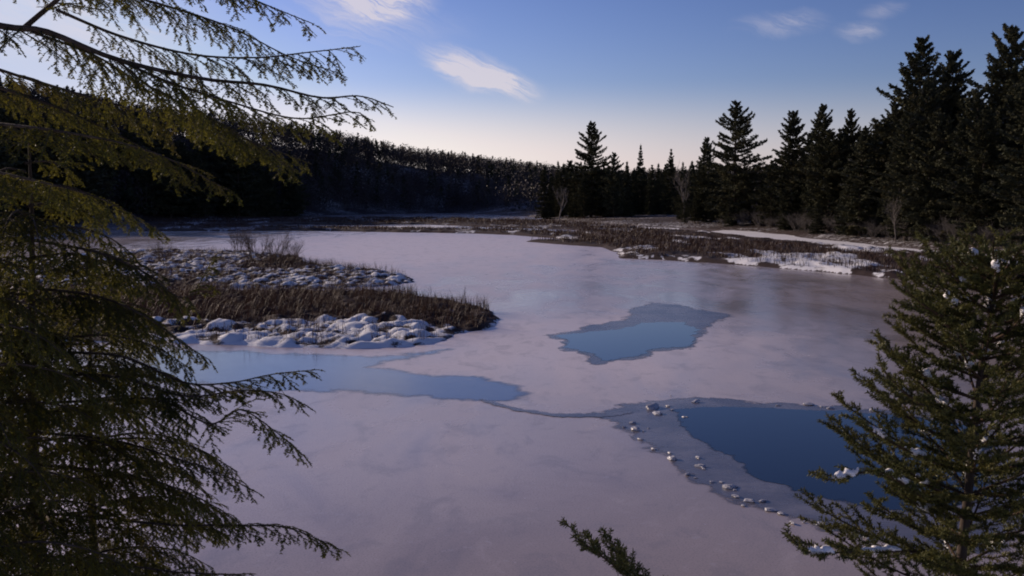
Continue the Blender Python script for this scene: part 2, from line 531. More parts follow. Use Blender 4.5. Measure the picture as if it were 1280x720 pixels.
# polar ground sheet, fine in the direction of the view
ang = np.concatenate([np.arange(-180, -40, 4.0), np.arange(-40, 40, 0.11), np.arange(40, 180, 4.0)])
rad = [0.6]
while rad[-1] < 5200:
    rr = rad[-1]
    rad.append(rr * (1.035 if rr < 60 else 1.0042 if rr < 200 else 1.0085 if rr < 430 else 1.03))
rad = np.array(rad)
A, RR = np.meshgrid(np.radians(ang), rad)
gx, gy = RR * np.sin(A), RR * np.cos(A)
zz, dd = ground_z(gx, gy)
snow_a = 0.40 + 0.25 * (fbm(gx * 0.08, gy * 0.08, 51) - 0.5)
snow_a = np.where(dd > 0, np.where(gy < 26, 0.66, snow_a), 0.3)
isl_d = np.full(gx.shape, -1e9)
for k, P in enumerate(ISL_FAR):
    jx = gx + 1.6 * (fbm(gx * 0.2, gy * 0.2, 61 + k) - 0.5); jy = gy + 5.0 * (fbm(gx * 0.12, gy * 0.05, 71 + k) - 0.5) * sstep(80, 200, gy)
    di = poly_sd(P, jx, jy)
    isl_d = np.maximum(isl_d, di)
bump = fbm(gx * 0.55, gy * 0.30, 81)
zi = 0.34 * sstep(-0.1, 1.2, isl_d) + 0.28 * sstep(0.35, 0.8, bump) * sstep(0, 2.5, isl_d) - 0.05
zz = np.where(isl_d > -0.3, np.maximum(zz, zi), zz)
patch = fbm(gx * 0.22, gy * 0.07, 91)
front = (1 - sstep(1.5, 6.5, isl_d + 6 * (fbm(gx * 0.35, gy * 0.2, 95) - 0.5))) * (gx > 4) * (gy < 118)
s_isl = np.where(isl_d > 0.25, 0.06 + 0.50 * sstep(0.56, 0.66, patch) * np.where(gy > 175, 0.8, 1) + 0.50 * front * sstep(0.40, 0.62, fbm(gx * 1.9, gy * 0.55, 97)), 0.05)
snow_a = np.where(isl_d > -0.3, s_isl, snow_a)
na, nr = len(ang), len(rad)
ii, jj = np.meshgrid(np.arange(nr - 1), np.arange(na), indexing='ij')
j2 = (jj + 1) % na
F = np.stack([ii * na + jj, (ii + 1) * na + jj, (ii + 1) * na + j2, ii * na + j2], -1).reshape(-1, 4)
V = np.stack([gx, gy, zz], -1).reshape(-1, 3)
# close the middle
V = np.vstack([V, [[0, 0, gz(0, 0.01)]]])
terrain = link('terrain', mesh('terrain', V, F, M['ground'], True, {'snow': np.append(snow_a.ravel(), 0.6)}))
tag(terrain, kind='structure')
cap = Geo(); cap.add(np.vstack([V[:na], V[-1:]]) + [0, 0, 0], [[na, j, (j + 1) % na] for j in range(na)])
cv, cf = cap.arrays()
tag(link('ground_patch', mesh('ground_patch', cv, cf[:, ::-1], M['ground'], True, {'snow': np.full(len(cv), 0.6)})), kind='structure')

# ice sheet
xs = np.linspace(-420, 420, 3); ys = np.linspace(4, 700, 3)
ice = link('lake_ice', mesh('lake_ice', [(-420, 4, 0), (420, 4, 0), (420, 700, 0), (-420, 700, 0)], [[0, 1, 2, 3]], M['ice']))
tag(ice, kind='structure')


def ragged(P, amp, seed, it=5, minlen=0.25):
    """midpoint displacement of a plan outline"""
    rg = random.Random(seed)
    P = [np.array(p, float) for p in P]
    for _ in range(it):
        Q = []
        for i, p in enumerate(P):
            q = P[(i + 1) % len(P)]
            Q.append(p)
            L = np.linalg.norm(q - p)
            if L > minlen:
                nrm = np.array([-(q - p)[1], (q - p)[0]]) / L
                Q.append((p + q) / 2 + nrm * rg.uniform(-1, 1) * L * amp)
        P = Q
    return P


def sheet(name, P, z, mat, res=0.16):
    """a thin layer lying on the ice, with its distance from the outline stored so that the edge can fray"""
    P = np.array(P); x0, y0 = P.min(0) - 1.2; x1, y1 = P.max(0) + 1.2
    gx_, gy_ = np.meshgrid(np.arange(x0, x1, res), np.arange(y0, y1, res))
    sd_ = poly_sd(P, gx_, gy_)
    q_ = np.arange(gx_.size).reshape(gx_.shape)
    F_ = np.stack([q_[:-1, :-1], q_[:-1, 1:], q_[1:, 1:], q_[1:, :-1]], -1).reshape(-1, 4)
    F_ = F_[(sd_.ravel()[F_] > -1.0).all(1)]
    us = np.unique(F_); ix = np.zeros(gx_.size, int); ix[us] = np.arange(len(us))
    V_ = np.stack([gx_, gy_, np.full(gx_.shape, z)], -1).reshape(-1, 3)[us]
    return tag(link(name, mesh(name, V_, ix[F_], mat, False, {'inside': sd_.ravel()[us]})), kind='structure')


POOL = P2((840, 513), (870, 509.5), (930, 509), (1000, 513), (1120, 519), (1200, 530), (1245, 560), (1240, 620), (1150, 640), (1060, 629), (985, 611), (930, 586), (880, 556), (852, 530))
MARGIN = P2((735, 518), (790, 504), (880, 497.5), (960, 504), (1110, 513), (1180, 517), (1260, 540), (1290, 600), (1240, 690), (1150, 690), (1085, 672), (1000, 652), (930, 630), (868, 597), (815, 560), (775, 531))
sheet('thin_ice_margin', ragged(MARGIN, 0.10, 3), 0.004, M['thin_ice'])
sheet('open_water', ragged(POOL, 0.09, 5), 0.009, M['water'])
FARPOOL = P2((678, 420), (725, 412), (757, 404), (788, 391), (812, 378), (850, 381), (884, 389), (915, 396), (880, 410), (874, 425), (862, 436), (815, 440), (800, 448), (740, 456), (738, 444), (700, 438), (706, 428))
FARWATER = P2((690, 420), (735, 415), (775, 411), (800, 404), (860, 403), (875, 412), (866, 424), (855, 434), (812, 438), (798, 446), (745, 452), (742, 442), (705, 435), (712, 427))
sheet('far_thin_ice', ragged(FARPOOL, 0.12, 8), 0.004, M['thin_ice'])
sheet('far_open_water', ragged(FARWATER, 0.12, 9), 0.009, M['water'])
BLUE = P2((200, 438), (260, 439), (330, 441), (430, 445), (500, 444), (560, 436), (520, 447), (480, 453), (468, 459), (520, 468), (600, 473), (640, 481), (660, 492), (640, 500), (605, 503), (540, 496), (470, 492), (380, 489), (300, 485), (200, 478))
sheet('blue_ice', ragged(BLUE, 0.12, 12), 0.004, M['blue_ice'])
line = ragged(P2((600, 500), (640, 511), (690, 519), (745, 520), (790, 516)) , 0.0, 1, 0)
cr = []
top_, bot_ = [], []
rg = random.Random(4)
pl = np.array(line)
tt = np.linspace(0, len(pl) - 1, 60)
cx = np.interp(tt, range(len(pl)), pl[:, 0]); cy = np.interp(tt, range(len(pl)), pl[:, 1])
for k in range(60):
    wv = 0.10 + 0.16 * rg.random(); oy = 0.18 * (fbm(np.array([k * 0.3]), np.array([1.0]), 5)[0] - 0.5)
    top_.append((cx[k], cy[k] + oy + wv)); bot_.append((cx[k], cy[k] + oy - wv))
sheet('ice_crack', top_ + bot_[::-1], 0.013, M['crack'], 0.07)

STRIPS = [
        P2((888, 289.3), (905, 287.6), (940, 289.2), (985, 293.5), (1010, 298), (1100, 307.8), (1180, 314.2), (1295, 322.5), (1295, 326.5), (1180, 317.6), (1080, 309.7), (1000, 302.8), (940, 297.2), (905, 292)),
        P2((425, 284.3), (470, 283), (540, 281.6), (575, 282.6), (530, 285.6), (480, 285)),
        P2((690, 276), (725, 278), (750, 280.3), (735, 281), (700, 278)),
        P2((762, 281.6), (800, 283.4), (850, 285.3), (850, 286.8), (800, 285.6)),
        P2((575, 259.8), (592, 258.6), (612, 259.3), (600, 261))]
for k_, P_ in enumerate(STRIPS):
    sheet('snow_cover', ragged(P_, 0.05, 40 + k_), 0.006 if k_ < 4 else 1.6, M['snow_sheet'], 0.5)

# ------------------------------------------------------------------ near marsh: snow hummocks
hx, hy = np.meshgrid(np.arange(-46, 1.5, 0.12), np.arange(36, 112, 0.17))
dn0 = poly_sd(ISL_NEAR[0], hx + 0.8 * (fbm(hx * 0.7, hy * 0.7, 11) - 0.5), hy + 0.8 * (fbm(hx * 0.7, hy * 0.7, 12) - 0.5))
dn1 = poly_sd(ISL_NEAR[1], hx + 1.0 * (fbm(hx * 0.6, hy * 0.6, 13) - 0.5), hy + 1.5 * (fbm(hx * 0.6, hy * 0.6, 14) - 0.5))
dn = np.maximum(dn0, dn1)
rg = np.random.RandomState(5)
dome = np.zeros(hx.shape)
for k in range(6500):
    X, Y = rg.uniform(-46, 1), rg.uniform(37, 110)
    a_ = 0.24 + 0.62 * rg.rand() ** 2.0; b_ = a_ * rg.uniform(0.5, 0.95); hgt = a_ * rg.uniform(0.12, 0.42)
    th = rg.uniform(-1.2, 1.2)
    sel = (np.abs(hx - X) < 1.4) & (np.abs(hy - Y) < 1.4)
    if not sel.any(): continue
    dx, dy = hx[sel] - X, hy[sel] - Y
    u = (dx * math.cos(th) + dy * math.sin(th)) / a_; v_ = (-dx * math.sin(th) + dy * math.cos(th)) / b_
    q = np.clip(1 - u * u - v_ * v_, 0, 1) ** 1.5
    dome[sel] = np.maximum(dome[sel], hgt * np.sqrt(q))
edge = sstep(0.0, 0.9, dn)
hz_ = -0.12 + 0.22 * sstep(-0.3, 0.5, dn) + dome * edge * 1.0 + 0.14 * sstep(1, 4, dn) + 0.10 * (fbm(hx * 1.5, hy * 1.5, 15) - 0.5) * edge
grass_zone = np.where(dn0 > 0, sstep(44.3, 46.0, hy + 2.6 * (fbm(hx * 0.25, hy * 0.25, 17) - 0.5) + np.clip(hx + 5, 0, 5) * 0.55),
                      sstep(80, 87, hy + 8 * (fbm(hx * 0.2, hy * 0.1, 18) - 0.5)) * sstep(-26, -19, hx))
rough_n = fbm(hx * 2.1, hy * 1.6, 19)
hz_ = hz_ + (0.22 * (rough_n - 0.5) + 0.16 * (fbm(hx * 5.0, hy * 4.0, 24, 3) - 0.5)) * edge
s_near = 0.47 + 0.8 * (dome - 0.08) + 0.75 * (rough_n - 0.5) + 0.5 * (fbm(hx * 0.35, hy * 0.55, 20) - 0.5) - 0.04 * (dn1 > 0) + 0.10 * np.where(dn0 > 0, 1, -0.2) - 0.50 * grass_zone - 0.35 * sstep(-12, -22, hx) * (dn0 > 0)
s_near = np.where(dn < 0.25, np.maximum(s_near, 0.5), s_near)
nh, nw = hx.shape
keep = (dn > -0.55)
idx = np.full(nh * nw, -1)
q00 = np.arange(nh * nw).reshape(nh, nw)
F = np.stack([q00[:-1, :-1], q00[:-1, 1:], q00[1:, 1:], q00[1:, :-1]], -1).reshape(-1, 4)
F = F[keep.ravel()[F].all(1)]
used = np.unique(F); idx[used] = np.arange(len(used))
V = np.stack([hx, hy, hz_], -1).reshape(-1, 3)[used]
tag(link('marsh_land', mesh('marsh_land', V, idx[F], M['ground'], True, {'snow': s_near.ravel()[used]})), kind='structure')


def near_h(x, y):
    i = np.clip(((y - 36) / 0.17).astype(int), 0, nh - 1); j = np.clip(((x + 46) / 0.12).astype(int), 0, nw - 1)
    return hz_[i, j], grass_zone[i, j], dn[i, j], dome[i, j]


def blades(x, y, z, h, wid, rg, lean=0.35):
    """one narrow bent blade per root"""
    n = len(x)
    th = rg.uniform(0, 2 * math.pi, n); le = rg.uniform(0.05, lean, n) * h
    base = np.stack([x, y, z], -1)
    sd_ = np.stack([np.cos(th + 1.57), np.sin(th + 1.57), np.zeros(n)], -1) * (wid / 2)[:, None]
    ld = np.stack([np.cos(th) * le, np.sin(th) * le, np.zeros(n)], -1)
    up = np.stack([np.zeros(n), np.zeros(n), h], -1)
    V = np.stack([base - sd_, base + sd_, base + ld * 0.35 + up * 0.6 + sd_ * 0.7, base + ld * 0.35 + up * 0.6 - sd_ * 0.7, base + ld + up], 1)
    k = np.arange(n)[:, None] * 5
    F = np.concatenate([k + [[0, 1, 2]], k + [[0, 2, 3]], k + [[3, 2, 4]]])
    return V.reshape(-1, 3), F


def grass(name, x, y, z, h, wid, seed, lean=0.4):
    rg = np.random.RandomState(seed)
    V, F = blades(x, y, z, h, wid, rg, lean)
    return tag(link(name, mesh(name, V, F, M['grass'])), kind='stuff')


rg = np.random.RandomState(31)
n = 260000
x = rg.uniform(-40, 1, n); y = rg.uniform(38, 108, n)
z, gzn, dd_, dm = near_h(x, y)
tuft = fbm(x * 1.3, y * 1.3, 23)
ok = (dd_ > 0.4) & (rg.rand(n) < (0.9 * gzn * sstep(0.38, 0.55, tuft) + 0.30 * (dm < 0.12) * (tuft > 0.48)))
x, y, z, t_ = x[ok], y[ok], z[ok], tuft[ok]
grass('marsh_grass', x, y, z - 0.03, rg.uniform(0.15, 0.66, len(x)) * (0.35 + 1.5 * fbm(x * 0.8, y * 0.8, 37)) * (0.6 + 0.9 * t_), rg.uniform(0.010, 0.026, len(x)), 3, 0.9)

rg = np.random.RandomState(33)
X_, Y_, Z_ = [], [], []
n = 260000
th = np.radians(rg.uniform(-31, 31, n)); rr = 72 * np.exp(rg.rand(n) * math.log(340 / 72))
x, y = rr * np.sin(th), rr * np.cos(th)
from_grid_i = np.clip(np.searchsorted(rad, rr) - 1, 0, nr - 1)
from_grid_j = np.clip(np.searchsorted(ang, np.degrees(th)) - 1, 0, na - 1)
z = zz[from_grid_i, from_grid_j]; di = isl_d[from_grid_i, from_grid_j]; sa = snow_a[from_grid_i, from_grid_j]
dl = dd[from_grid_i, from_grid_j]
tuft = fbm(x * 0.5, y * 0.25, 29)
ok = (((di > 0.8) & (rg.rand(n) < np.where(sa < 0.42, 1, 0.22) * sstep(0.3, 0.5, tuft))) | ((di < 0) & (dl > 0.5) & (dl < 9) & (rg.rand(n) < 0.5 * sstep(0.35, 0.6, tuft))))
x, y, z, rr = x[ok], y[ok], z[ok], rr[ok]
strip_d = np.minimum(-poly_sd(STRIPS[0], x, y), -poly_sd(STRIPS[1], x, y))
lowf = 0.12 + 0.88 * sstep(0, 17, strip_d)
grass('far_marsh_grass', x, y, z - 0.02, lowf * rg.uniform(0.25, 0.7, len(x)) * (0.7 + 0.6 * tuft[ok]), rg.uniform(0.03, 0.06, len(x)) * rr / 100, 4, 0.8)


# ------------------------------------------------------------------ trees
def tris(C, size, nrm_up, rg, stretch=None):
    """randomly turned leaf-clump triangles at centres C; nrm_up in 0..1 keeps them flat"""
    n = len(C)
    u = rg.normal(size=(n, 3)); u[:, 2] *= (1 - nrm_up)
    if stretch is not None: u = u * 0.6 + stretch
    u /= np.linalg.norm(u, axis=1, keepdims=True) + 1e-9
    v = rg.normal(size=(n, 3)); v[:, 2] *= (1 - nrm_up)
    v -= (v * u).sum(1, keepdims=True) * u; v /= np.linalg.norm(v, axis=1, keepdims=True) + 1e-9
    s = (size * rg.uniform(0.6, 1.3, n))[:, None]
    V = np.stack([C - u * s * 0.55 - v * s * 0.32, C - u * s * 0.5 + v * s * 0.34, C + u * s * 0.75], 1)
    return V.reshape(-1, 3), np.arange(n * 3).reshape(n, 3)


def conifer_geo(seed, h, r, base=0.12, whorls=30, per=6, dens=46, leaf=0.48, prof='pine', droop=0.0):
    rg = np.random.RandomState(seed)
    tr = Geo()
    zs = np.linspace(-0.4, h * 0.97, 9)
    wob = np.stack([0.12 * np.sin(zs * 0.21 + seed), 0.12 * np.cos(zs * 0.17 + seed * 2), zs], -1)
    tr.tube(wob, np.interp(zs, [0, h], [0.016 * h, 0.02]), 8)
    Cs, Ss, St = [], [], []
    for i in range(whorls):
        t = base + (1 - base) * (i + rg.uniform(-0.3, 0.3)) / whorls
        t = min(max(t, base), 0.985)
        zc = t * h
        q = (t - base) / (1 - base)
        if prof == 'pine':
            pr = 0.70 + 0.30 * q / 0.3 if q < 0.3 else 1.0 - ((q - 0.3) / 0.7) ** 1.65 * 0.90
            pr = min(pr, 1.0)
        else:
            pr = (1 - q) ** 0.85 * 0.97 + 0.03
        lay = rg.uniform(0.72, 1.12)
        for b in range(per):
            if rg.rand() < 0.10: continue
            az_ = 2 * math.pi * (b + rg.uniform(-0.35, 0.35)) / per + i * 1.1
            L = max(0.35, r * pr * lay * rg.uniform(0.62, 1.2))
            elv = np.interp(q, [0, 0.5, 1], [-0.18, 0.10, 0.75]) - droop + rg.uniform(-0.12, 0.12)
            d = np.array([math.cos(az_) * math.cos(elv), math.sin(az_) * math.cos(elv), math.sin(elv)])
            curl = 0.16 * L * (1 if prof == 'pine' else 0.6)
            n = int(dens * (0.35 + L / r) * 0.8)
            s = rg.uniform(0.12, 1.0, n) ** 0.8
            side = np.array([-math.sin(az_), math.cos(az_), 0])
            wd = (0.30 * L * (1.05 - s) * (0.5 + s) + 0.12) * rg.uniform(-1, 1, n)
            C = np.array([0, 0, zc])[None] + d[None] * (s * L)[:, None] + side[None] * wd[:, None]
            C[:, 2] += curl * (s ** 2.2) - 0.10 * np.abs(wd) + rg.normal(0, 0.07 + 0.012 * L, n)
            Cs.append(C); Ss.append(np.full(n, leaf * (0.75 + 0.25 * L / r)))
            St.append(np.repeat((d * 0.8)[None], n, 0))
            tr.tube([np.array([0, 0, zc - 0.05]), np.array([0, 0, zc]) + d * L * 0.6], [0.012 * L + 0.02, 0.012], 4)
    n = 26
    C = np.stack([rg.normal(0, 0.10, n), rg.normal(0, 0.10, n), h * rg.uniform(0.93, 1.0, n)], -1)
    Cs.append(C); Ss.append(np.full(n, leaf * 0.7)); St.append(np.repeat(np.array([[0, 0, 0.9]]), n, 0))
    C = np.concatenate(Cs); V, F = tris(C, np.concatenate(Ss), 0.35, rg, np.concatenate(St))
    return tr, V, F


VAR = {}


def tree_variant(key, **kw):
    tr, V, F = conifer_geo(**kw)
    VAR[key] = (tr.mesh('trunk', M['bark']), mesh('crown', V, F, M['pine']), kw['h'])


tree_variant('pine_a', seed=1, h=28, r=7.4, base=0.06, whorls=27, per=6, dens=190, leaf=0.53)
tree_variant('pine_b', seed=2, h=28, r=6.2, base=0.06, whorls=30, per=6, dens=150, leaf=0.52)
tree_variant('pine_c', seed=3, h=28, r=7.8, base=0.08, whorls=22, per=7, dens=205, leaf=0.55)
tree_variant('spruce_a', seed=4, h=22, r=4.4, base=0.03, whorls=32, per=6, dens=125, leaf=0.45, prof='spruce', droop=0.10)
tree_variant('spruce_b', seed=5, h=22, r=3.6, base=0.03, whorls=34, per=6, dens=105, leaf=0.43, prof='spruce', droop=0.16)
tree_variant('spruce_c', seed=6, h=22, r=5.2, base=0.04, whorls=28, per=7, dens=140, leaf=0.48, prof='spruce', droop=0.05)


def plant_tree(name, key, x, y, h, label, group=None, width=1.0, rot=None, cat='tree', z=None):
    tm, cm, H = VAR[key]
    z = gz(x, y) if z is None else z
    o = thing(name, (x, y, z), label, cat, group)
    s = h / H
    o.scale = (s * width, s * width, s)
    o.rotation_euler = (0, 0, random.uniform(0, 6.28) if rot is None else rot)
    link('trunk', tm, o); link('crown', cm, o)
    return o


def tree_px(name, key, px, top, Y, label, group=None, width=1.0, **kw):
    x = (px - 640) / FPX * Y * math.cos(PITCH) ** 0
    p = at_y(px, top, Y)
    z = gz(p[0], Y)
    return plant_tree(name, key, p[0], Y, p[2] - z, label, group, width, z=z, **kw)


# bare broadleaf tree / shrub
def bare_geo(seed, h, stems=1, spread=0.5, depth=4, r0=None, sides=4, kids=3):
    rg = random.Random(seed); g = Geo()

    def grow(p, d, L, r, lev):
        n = 4
        pts = [p]
        for k in range(n):
            d = (d + Vector((rg.uniform(-1, 1), rg.uniform(-1, 1), rg.uniform(-0.3, 0.7))) * 0.16).normalized()
            pts.append(pts[-1] + d * (L / n))
        g.tube(pts, np.linspace(r, r * 0.55, n + 1), sides if lev < 2 else 3)
        if lev >= depth: return
        for k in range(kids + (1 if lev else 2)):
            s = rg.uniform(0.35, 1.0)
            q = pts[0].lerp(pts[-1], s) if False else pts[min(n, int(s * n + 0.5))]
            nd = (d + Vector((rg.uniform(-1, 1), rg.uniform(-1, 1), rg.uniform(-0.2, 0.8))) * spread * 1.6).normalized()
            grow(q, nd, L * rg.uniform(0.45, 0.72), r * 0.5, lev + 1)

    r0 = r0 or h * 0.014
    for k in range(stems):
        a = rg.uniform(0, 6.28); sp = rg.uniform(0, 0.25) * (1 if stems > 1 else 0)
        tilt = rg.uniform(0.1, 0.75) * (1 if stems > 1 else 0.05)
        d = Vector((math.cos(a) * tilt, math.sin(a) * tilt, 1)).normalized()
        grow(Vector((math.cos(a) * sp, math.sin(a) * sp, -0.1)), d, h * rg.uniform(0.38, 0.5), r0 * rg.uniform(0.7, 1.1), 0)
    return g


BARE = [bare_geo(40 + k, 15, 1, 0.55, 4).mesh('trunk', M['bark_grey']) for k in range(2)]
SHRUB = [bare_geo(50 + k, 2.4, 11, 0.5, 3, 0.016, 3).mesh('bare_shrub', M['bark_fine']) for k in range(3)]
TWIGS = [bare_geo(60 + k, 1.7, 5, 0.25, 2, 0.010, 3, 2).mesh('twig_shrub', M['bark_fine']) for k in range(2)]
GREYSHRUB = [bare_geo(70 + k, 3.0, 14, 0.5, 3, 0.022, 3).mesh('grey_shrub', M['bark_grey']) for k in range(2)]

# right-hand stand, the trees one can tell apart
tree_px('pine_tree', 'pine_a', 921, 127, 205, 'tall dark pine with layered boughs standing alone above the treeline right of centre', width=1.12, rot=0.4)
tree_px('pine_tree', 'pine_b', 992, 139, 180, 'thin topped pine, first of the three narrow trees left of the tallest pines', width=1.0, rot=1.0)
tree_px('pine_tree', 'pine_b', 1029, 131, 170, 'rounded narrow pine in the middle of the three narrow trees by the frozen channel', width=0.9, rot=2.2)
tree_px('pine_tree', 'pine_c', 1064, 136, 165, 'narrow pine with a flat bent top beside the tallest pines', width=0.75, rot=3.0)
tree_px('pine_tree', 'pine_a', 1153, 47, 146, 'broad tall pine with a blunt top, second tallest of the right bank', width=1.0, rot=5.1)
tree_px('pine_tree', 'pine_b', 1192, 64, 152, 'slimmer pine whose top shows just behind the broad blunt topped pine', width=0.95, rot=0.2)
tree_px('pine_tree', 'pine_c', 1266, 30, 138, 'tallest pine of all, open layered boughs, at the right edge of the photo', width=0.95, rot=1.7)
tree_px('pine_tree', 'pine_b', 884, 172, 222, 'shorter pale topped pine tucked against the left side of the lone layered pine', width=0.95, rot=2.0)
tree_px('pine_tree', 'pine_a', 740, 153, 290, 'lone tall pine with sunlit left side on the far shore near the middle', width=1.05, rot=2.9)
tree_px('spruce_tree', 'spruce_b', 801, 180, 300, 'slender pointed spruce spire rising above the low far treeline', width=0.8)
tree_px('spruce_tree', 'spruce_c', 839, 186, 290, 'small pointed spruce between the slender spire and the lone layered pine', width=0.8)
tree_px('pine_tree', 'pine_c', 768, 190, 280, 'bushy pine leaning against the right side of the lone far shore pine', width=0.8, rot=1.1)
FILL = 'dark conifer packed in the shaded wood behind the right bank'
FG = 'conifers packed in the wood on the right bank'
rg = random.Random(17)
BANKX = [850, 890, 960, 1010, 1100, 1180, 1290]
BANKY = [213, 200, 182, 155, 129, 116, 103]
TOPX = [850, 900, 950, 975, 1000, 1045, 1080, 1105, 1120, 1170, 1210, 1240, 1290, 1330]
TOPY = [205, 186, 195, 172, 158, 150, 152, 140, 108, 84, 98, 84, 62, 50]
for k in range(112):
    px = 850 + 480 * ((k * 0.618034) % 1.0)
    b0 = float(np.interp(px, BANKX, BANKY)); u = rg.random()
    Y = b0 + 4 + 46 * u
    top = float(np.interp(px, TOPX, TOPY)) + (1 - u) * rg.uniform(10, 105) + rg.uniform(0, 22)
    key = rg.choice(['spruce_a', 'spruce_b', 'spruce_c', 'pine_b', 'pine_a', 'pine_c'])
    tree_px('conifer_tree', key, px, min(top, 250), Y, FILL, FG, rg.uniform(0.9, 1.3))
FL = 'dark conifer in the low even treeline along the far shore'
FLG = 'conifers of the low far treeline'
for k in range(58):
    px = 682 + k * 3.55 + rg.uniform(-3, 3)
    tree_px('conifer_tree', rg.choice(['spruce_a', 'spruce_c', 'spruce_b', 'pine_b']), px, rg.uniform(200, 224), rg.uniform(285, 345), FL, FLG, rg.uniform(0.9, 1.3))
LL = 'shaded conifer on the left shore behind the hanging hemlock boughs'
LLG = 'conifers on the left shore behind the hemlock'
for k in range(46):
    px = -60 + k * 9.6 + rg.uniform(-6, 6)
    top = np.interp(px, [-60, 0, 200, 300, 380], [118, 122, 155, 180, 205]) + rg.uniform(-12, 30)
    Y = np.interp(px, [-60, 400], [215, 365]) + rg.uniform(-15, 25)
    tree_px('conifer_tree', rg.choice(['spruce_a', 'spruce_c', 'pine_c', 'pine_a']), px, top, Y, LL, LLG, rg.uniform(1.0, 1.3))
for i, (px, top, Y, lab) in enumerate([(699, 205, 268, 'thin bare pale tree at the left foot of the lone far shore pine'),
                                       (856, 200, 232, 'grey bare tree leaning before the far treeline left of the layered pine'),
                                       (1106, 128, 150, 'bare brown twiggy tree between the narrow pines and the broad blunt pine'),
                                       (1122, 235, 128, 'small bare pale tree below the broad blunt pine')]):
    p = at_y(px, top, Y); z = gz(p[0], Y)
    o = tag(link('bare_tree', BARE[i % 2]), lab, 'tree'); o.location = (p[0], Y, z); s = (p[2] - z) / 15; o.scale = (s * 0.9, s * 0.9, s); o.rotation_euler.z = i

SL = 'low grey frosted shrub at the foot of the dark right bank wood'
for k in range(30):
    px = 905 + k * 13 + rg.uniform(-8, 8)
    base = np.interp(px, [890, 960, 1010, 1100, 1180, 1290], [286, 289, 295, 304, 311, 318])
    p = at(px, base - 1.0)
    o = tag(link('shore_shrub', GREYSHRUB[k % 2]), SL, 'shrub', 'frosted shrubs along the right bank')
    z = gz(p[0], p[1]); s = rg.uniform(0.7, 1.5)
    o.location = (p[0], p[1] + rg.uniform(0, 3), z); o.scale = (s * 1.2, s * 1.2, s); o.rotation_euler.z = rg.uniform(0, 6)

# shrubs on the near marsh
for i, (px, py, s, lab) in enumerate([(318, 331, 1.75, 'tall bare brown shrub at the back of the snowy marsh, its left clump'),
                                      (345, 334, 1.6, 'dense bare brown shrub at the back of the marsh, rising into the ice'),
                                      (298, 322, 1.5, 'bare brown shrub half hidden behind hemlock tips at the back of the marsh'),
                                      (366, 333, 1.1, 'small bare shrub at the right end of the marsh shrub clump'),
                                      (205, 335, 1.2, 'bare shrub on the marsh behind the hemlock foliage'),
                                      (440, 345, 0.45, 'tiny bare shrub on the back grass ridge of the marsh')]):
    p = at(px, py); o = tag(link('bare_shrub', SHRUB[i % 3]), lab, 'shrub')
    h0, _, _, _ = near_h(np.array([p[0]]), np.array([p[1]]))
    o.location = (p[0], p[1], float(h0[0])); o.scale = (s, s, s); o.rotation_euler.z = i * 1.3
for i, (px, py, s, lab) in enumerate([(540, 385, 0.85, 'bare upright twig bush on the marsh tip, its taller left tuft'),
                                      (572, 388, 1.0, 'bare forked twig bush nearest the rounded end of the marsh tip'),
                                      (500, 376, 0.6, 'short bare twig bush in the brown grass left of the marsh tip'),
                                      (598, 395, 0.5, 'lowest bare twig bush at the very end of the marsh tip')]):
    p = at(px, py); o = tag(link('twig_shrub', TWIGS[i % 2]), lab, 'shrub')
    h0, _, _, _ = near_h(np.array([p[0]]), np.array([p[1]]))
    o.location = (p[0], p[1], float(h0[0])); o.scale = (s, s, s); o.rotation_euler.z = i * 2.3

# far wood on the hill: one mass
rg = np.random.RandomState(77)
n = 7600
th = np.arctan((rg.uniform(-260, 1450, n) - 640) / FPX)
Rr = np.interp(th, SKA, SK[:, 1])
rr = Rr * (0.55 + 0.50 * rg.rand(n) ** 0.6)
x, y = rr * np.sin(th), rr * np.cos(th)
z, d_ = ground_z(x, y)
ok = d_ > 6
x, y, z = x[ok], y[ok], z[ok]
kind = (rg.rand(len(x)) < 0.22) & (fbm(x * 0.02, y * 0.02, 41) > 0.42)
Vc, Fc, Vd, Fd = [], [], [], []
for conf in (True, False):
    s_ = kind if conf else ~kind
    X, Y, Z = x[s_], y[s_], z[s_]
    m_ = 80 if conf else 120
    k = len(X)
    H = rg.uniform(8.5, 12, k) * (0.85 + 0.45 * fbm(X * 0.02, Y * 0.02, 43))
    if conf:
        q = rg.rand(k, m_) ** 0.7; rad_ = (1 - q) ** 0.9 * 2.3
        C = np.stack([rad_ * rg.normal(0, 0.75, (k, m_)), rad_ * rg.normal(0, 0.75, (k, m_)), q * H[:, None]], -1)
        sz = 1.0
    else:
        C = rg.normal(size=(k, m_, 3)); C /= np.linalg.norm(C, axis=-1, keepdims=True)
        C *= (rg.rand(k, m_, 1) ** 0.45) * np.array([2.6, 2.6, 4.0]); C[..., 2] += H[:, None] * 0.66
        low = rg.rand(k, m_) < 0.42
        C[..., 2] = np.where(low, rg.rand(k, m_) * H[:, None] * 0.6, C[..., 2]); C[..., :2] = np.where(low[..., None], C[..., :2] * 0.8, C[..., :2])
        sz = 0.62
    C = C + np.stack([X, Y, Z], -1)[:, None, :]
    C = C.reshape(-1, 3)
    st = np.repeat(np.array([[0, 0, 0.55 if not conf else 0.2]]), len(C), 0)
    V, F = tris(C, np.full(len(C), sz), 0.1, rg, st)
    nm = 'hillside_evergreen_woods' if conf else 'hillside_bare_woods'
    tag(link(nm, mesh(nm, V, F, M['pine_far'] if conf else M['twigs_far'])), kind='stuff')


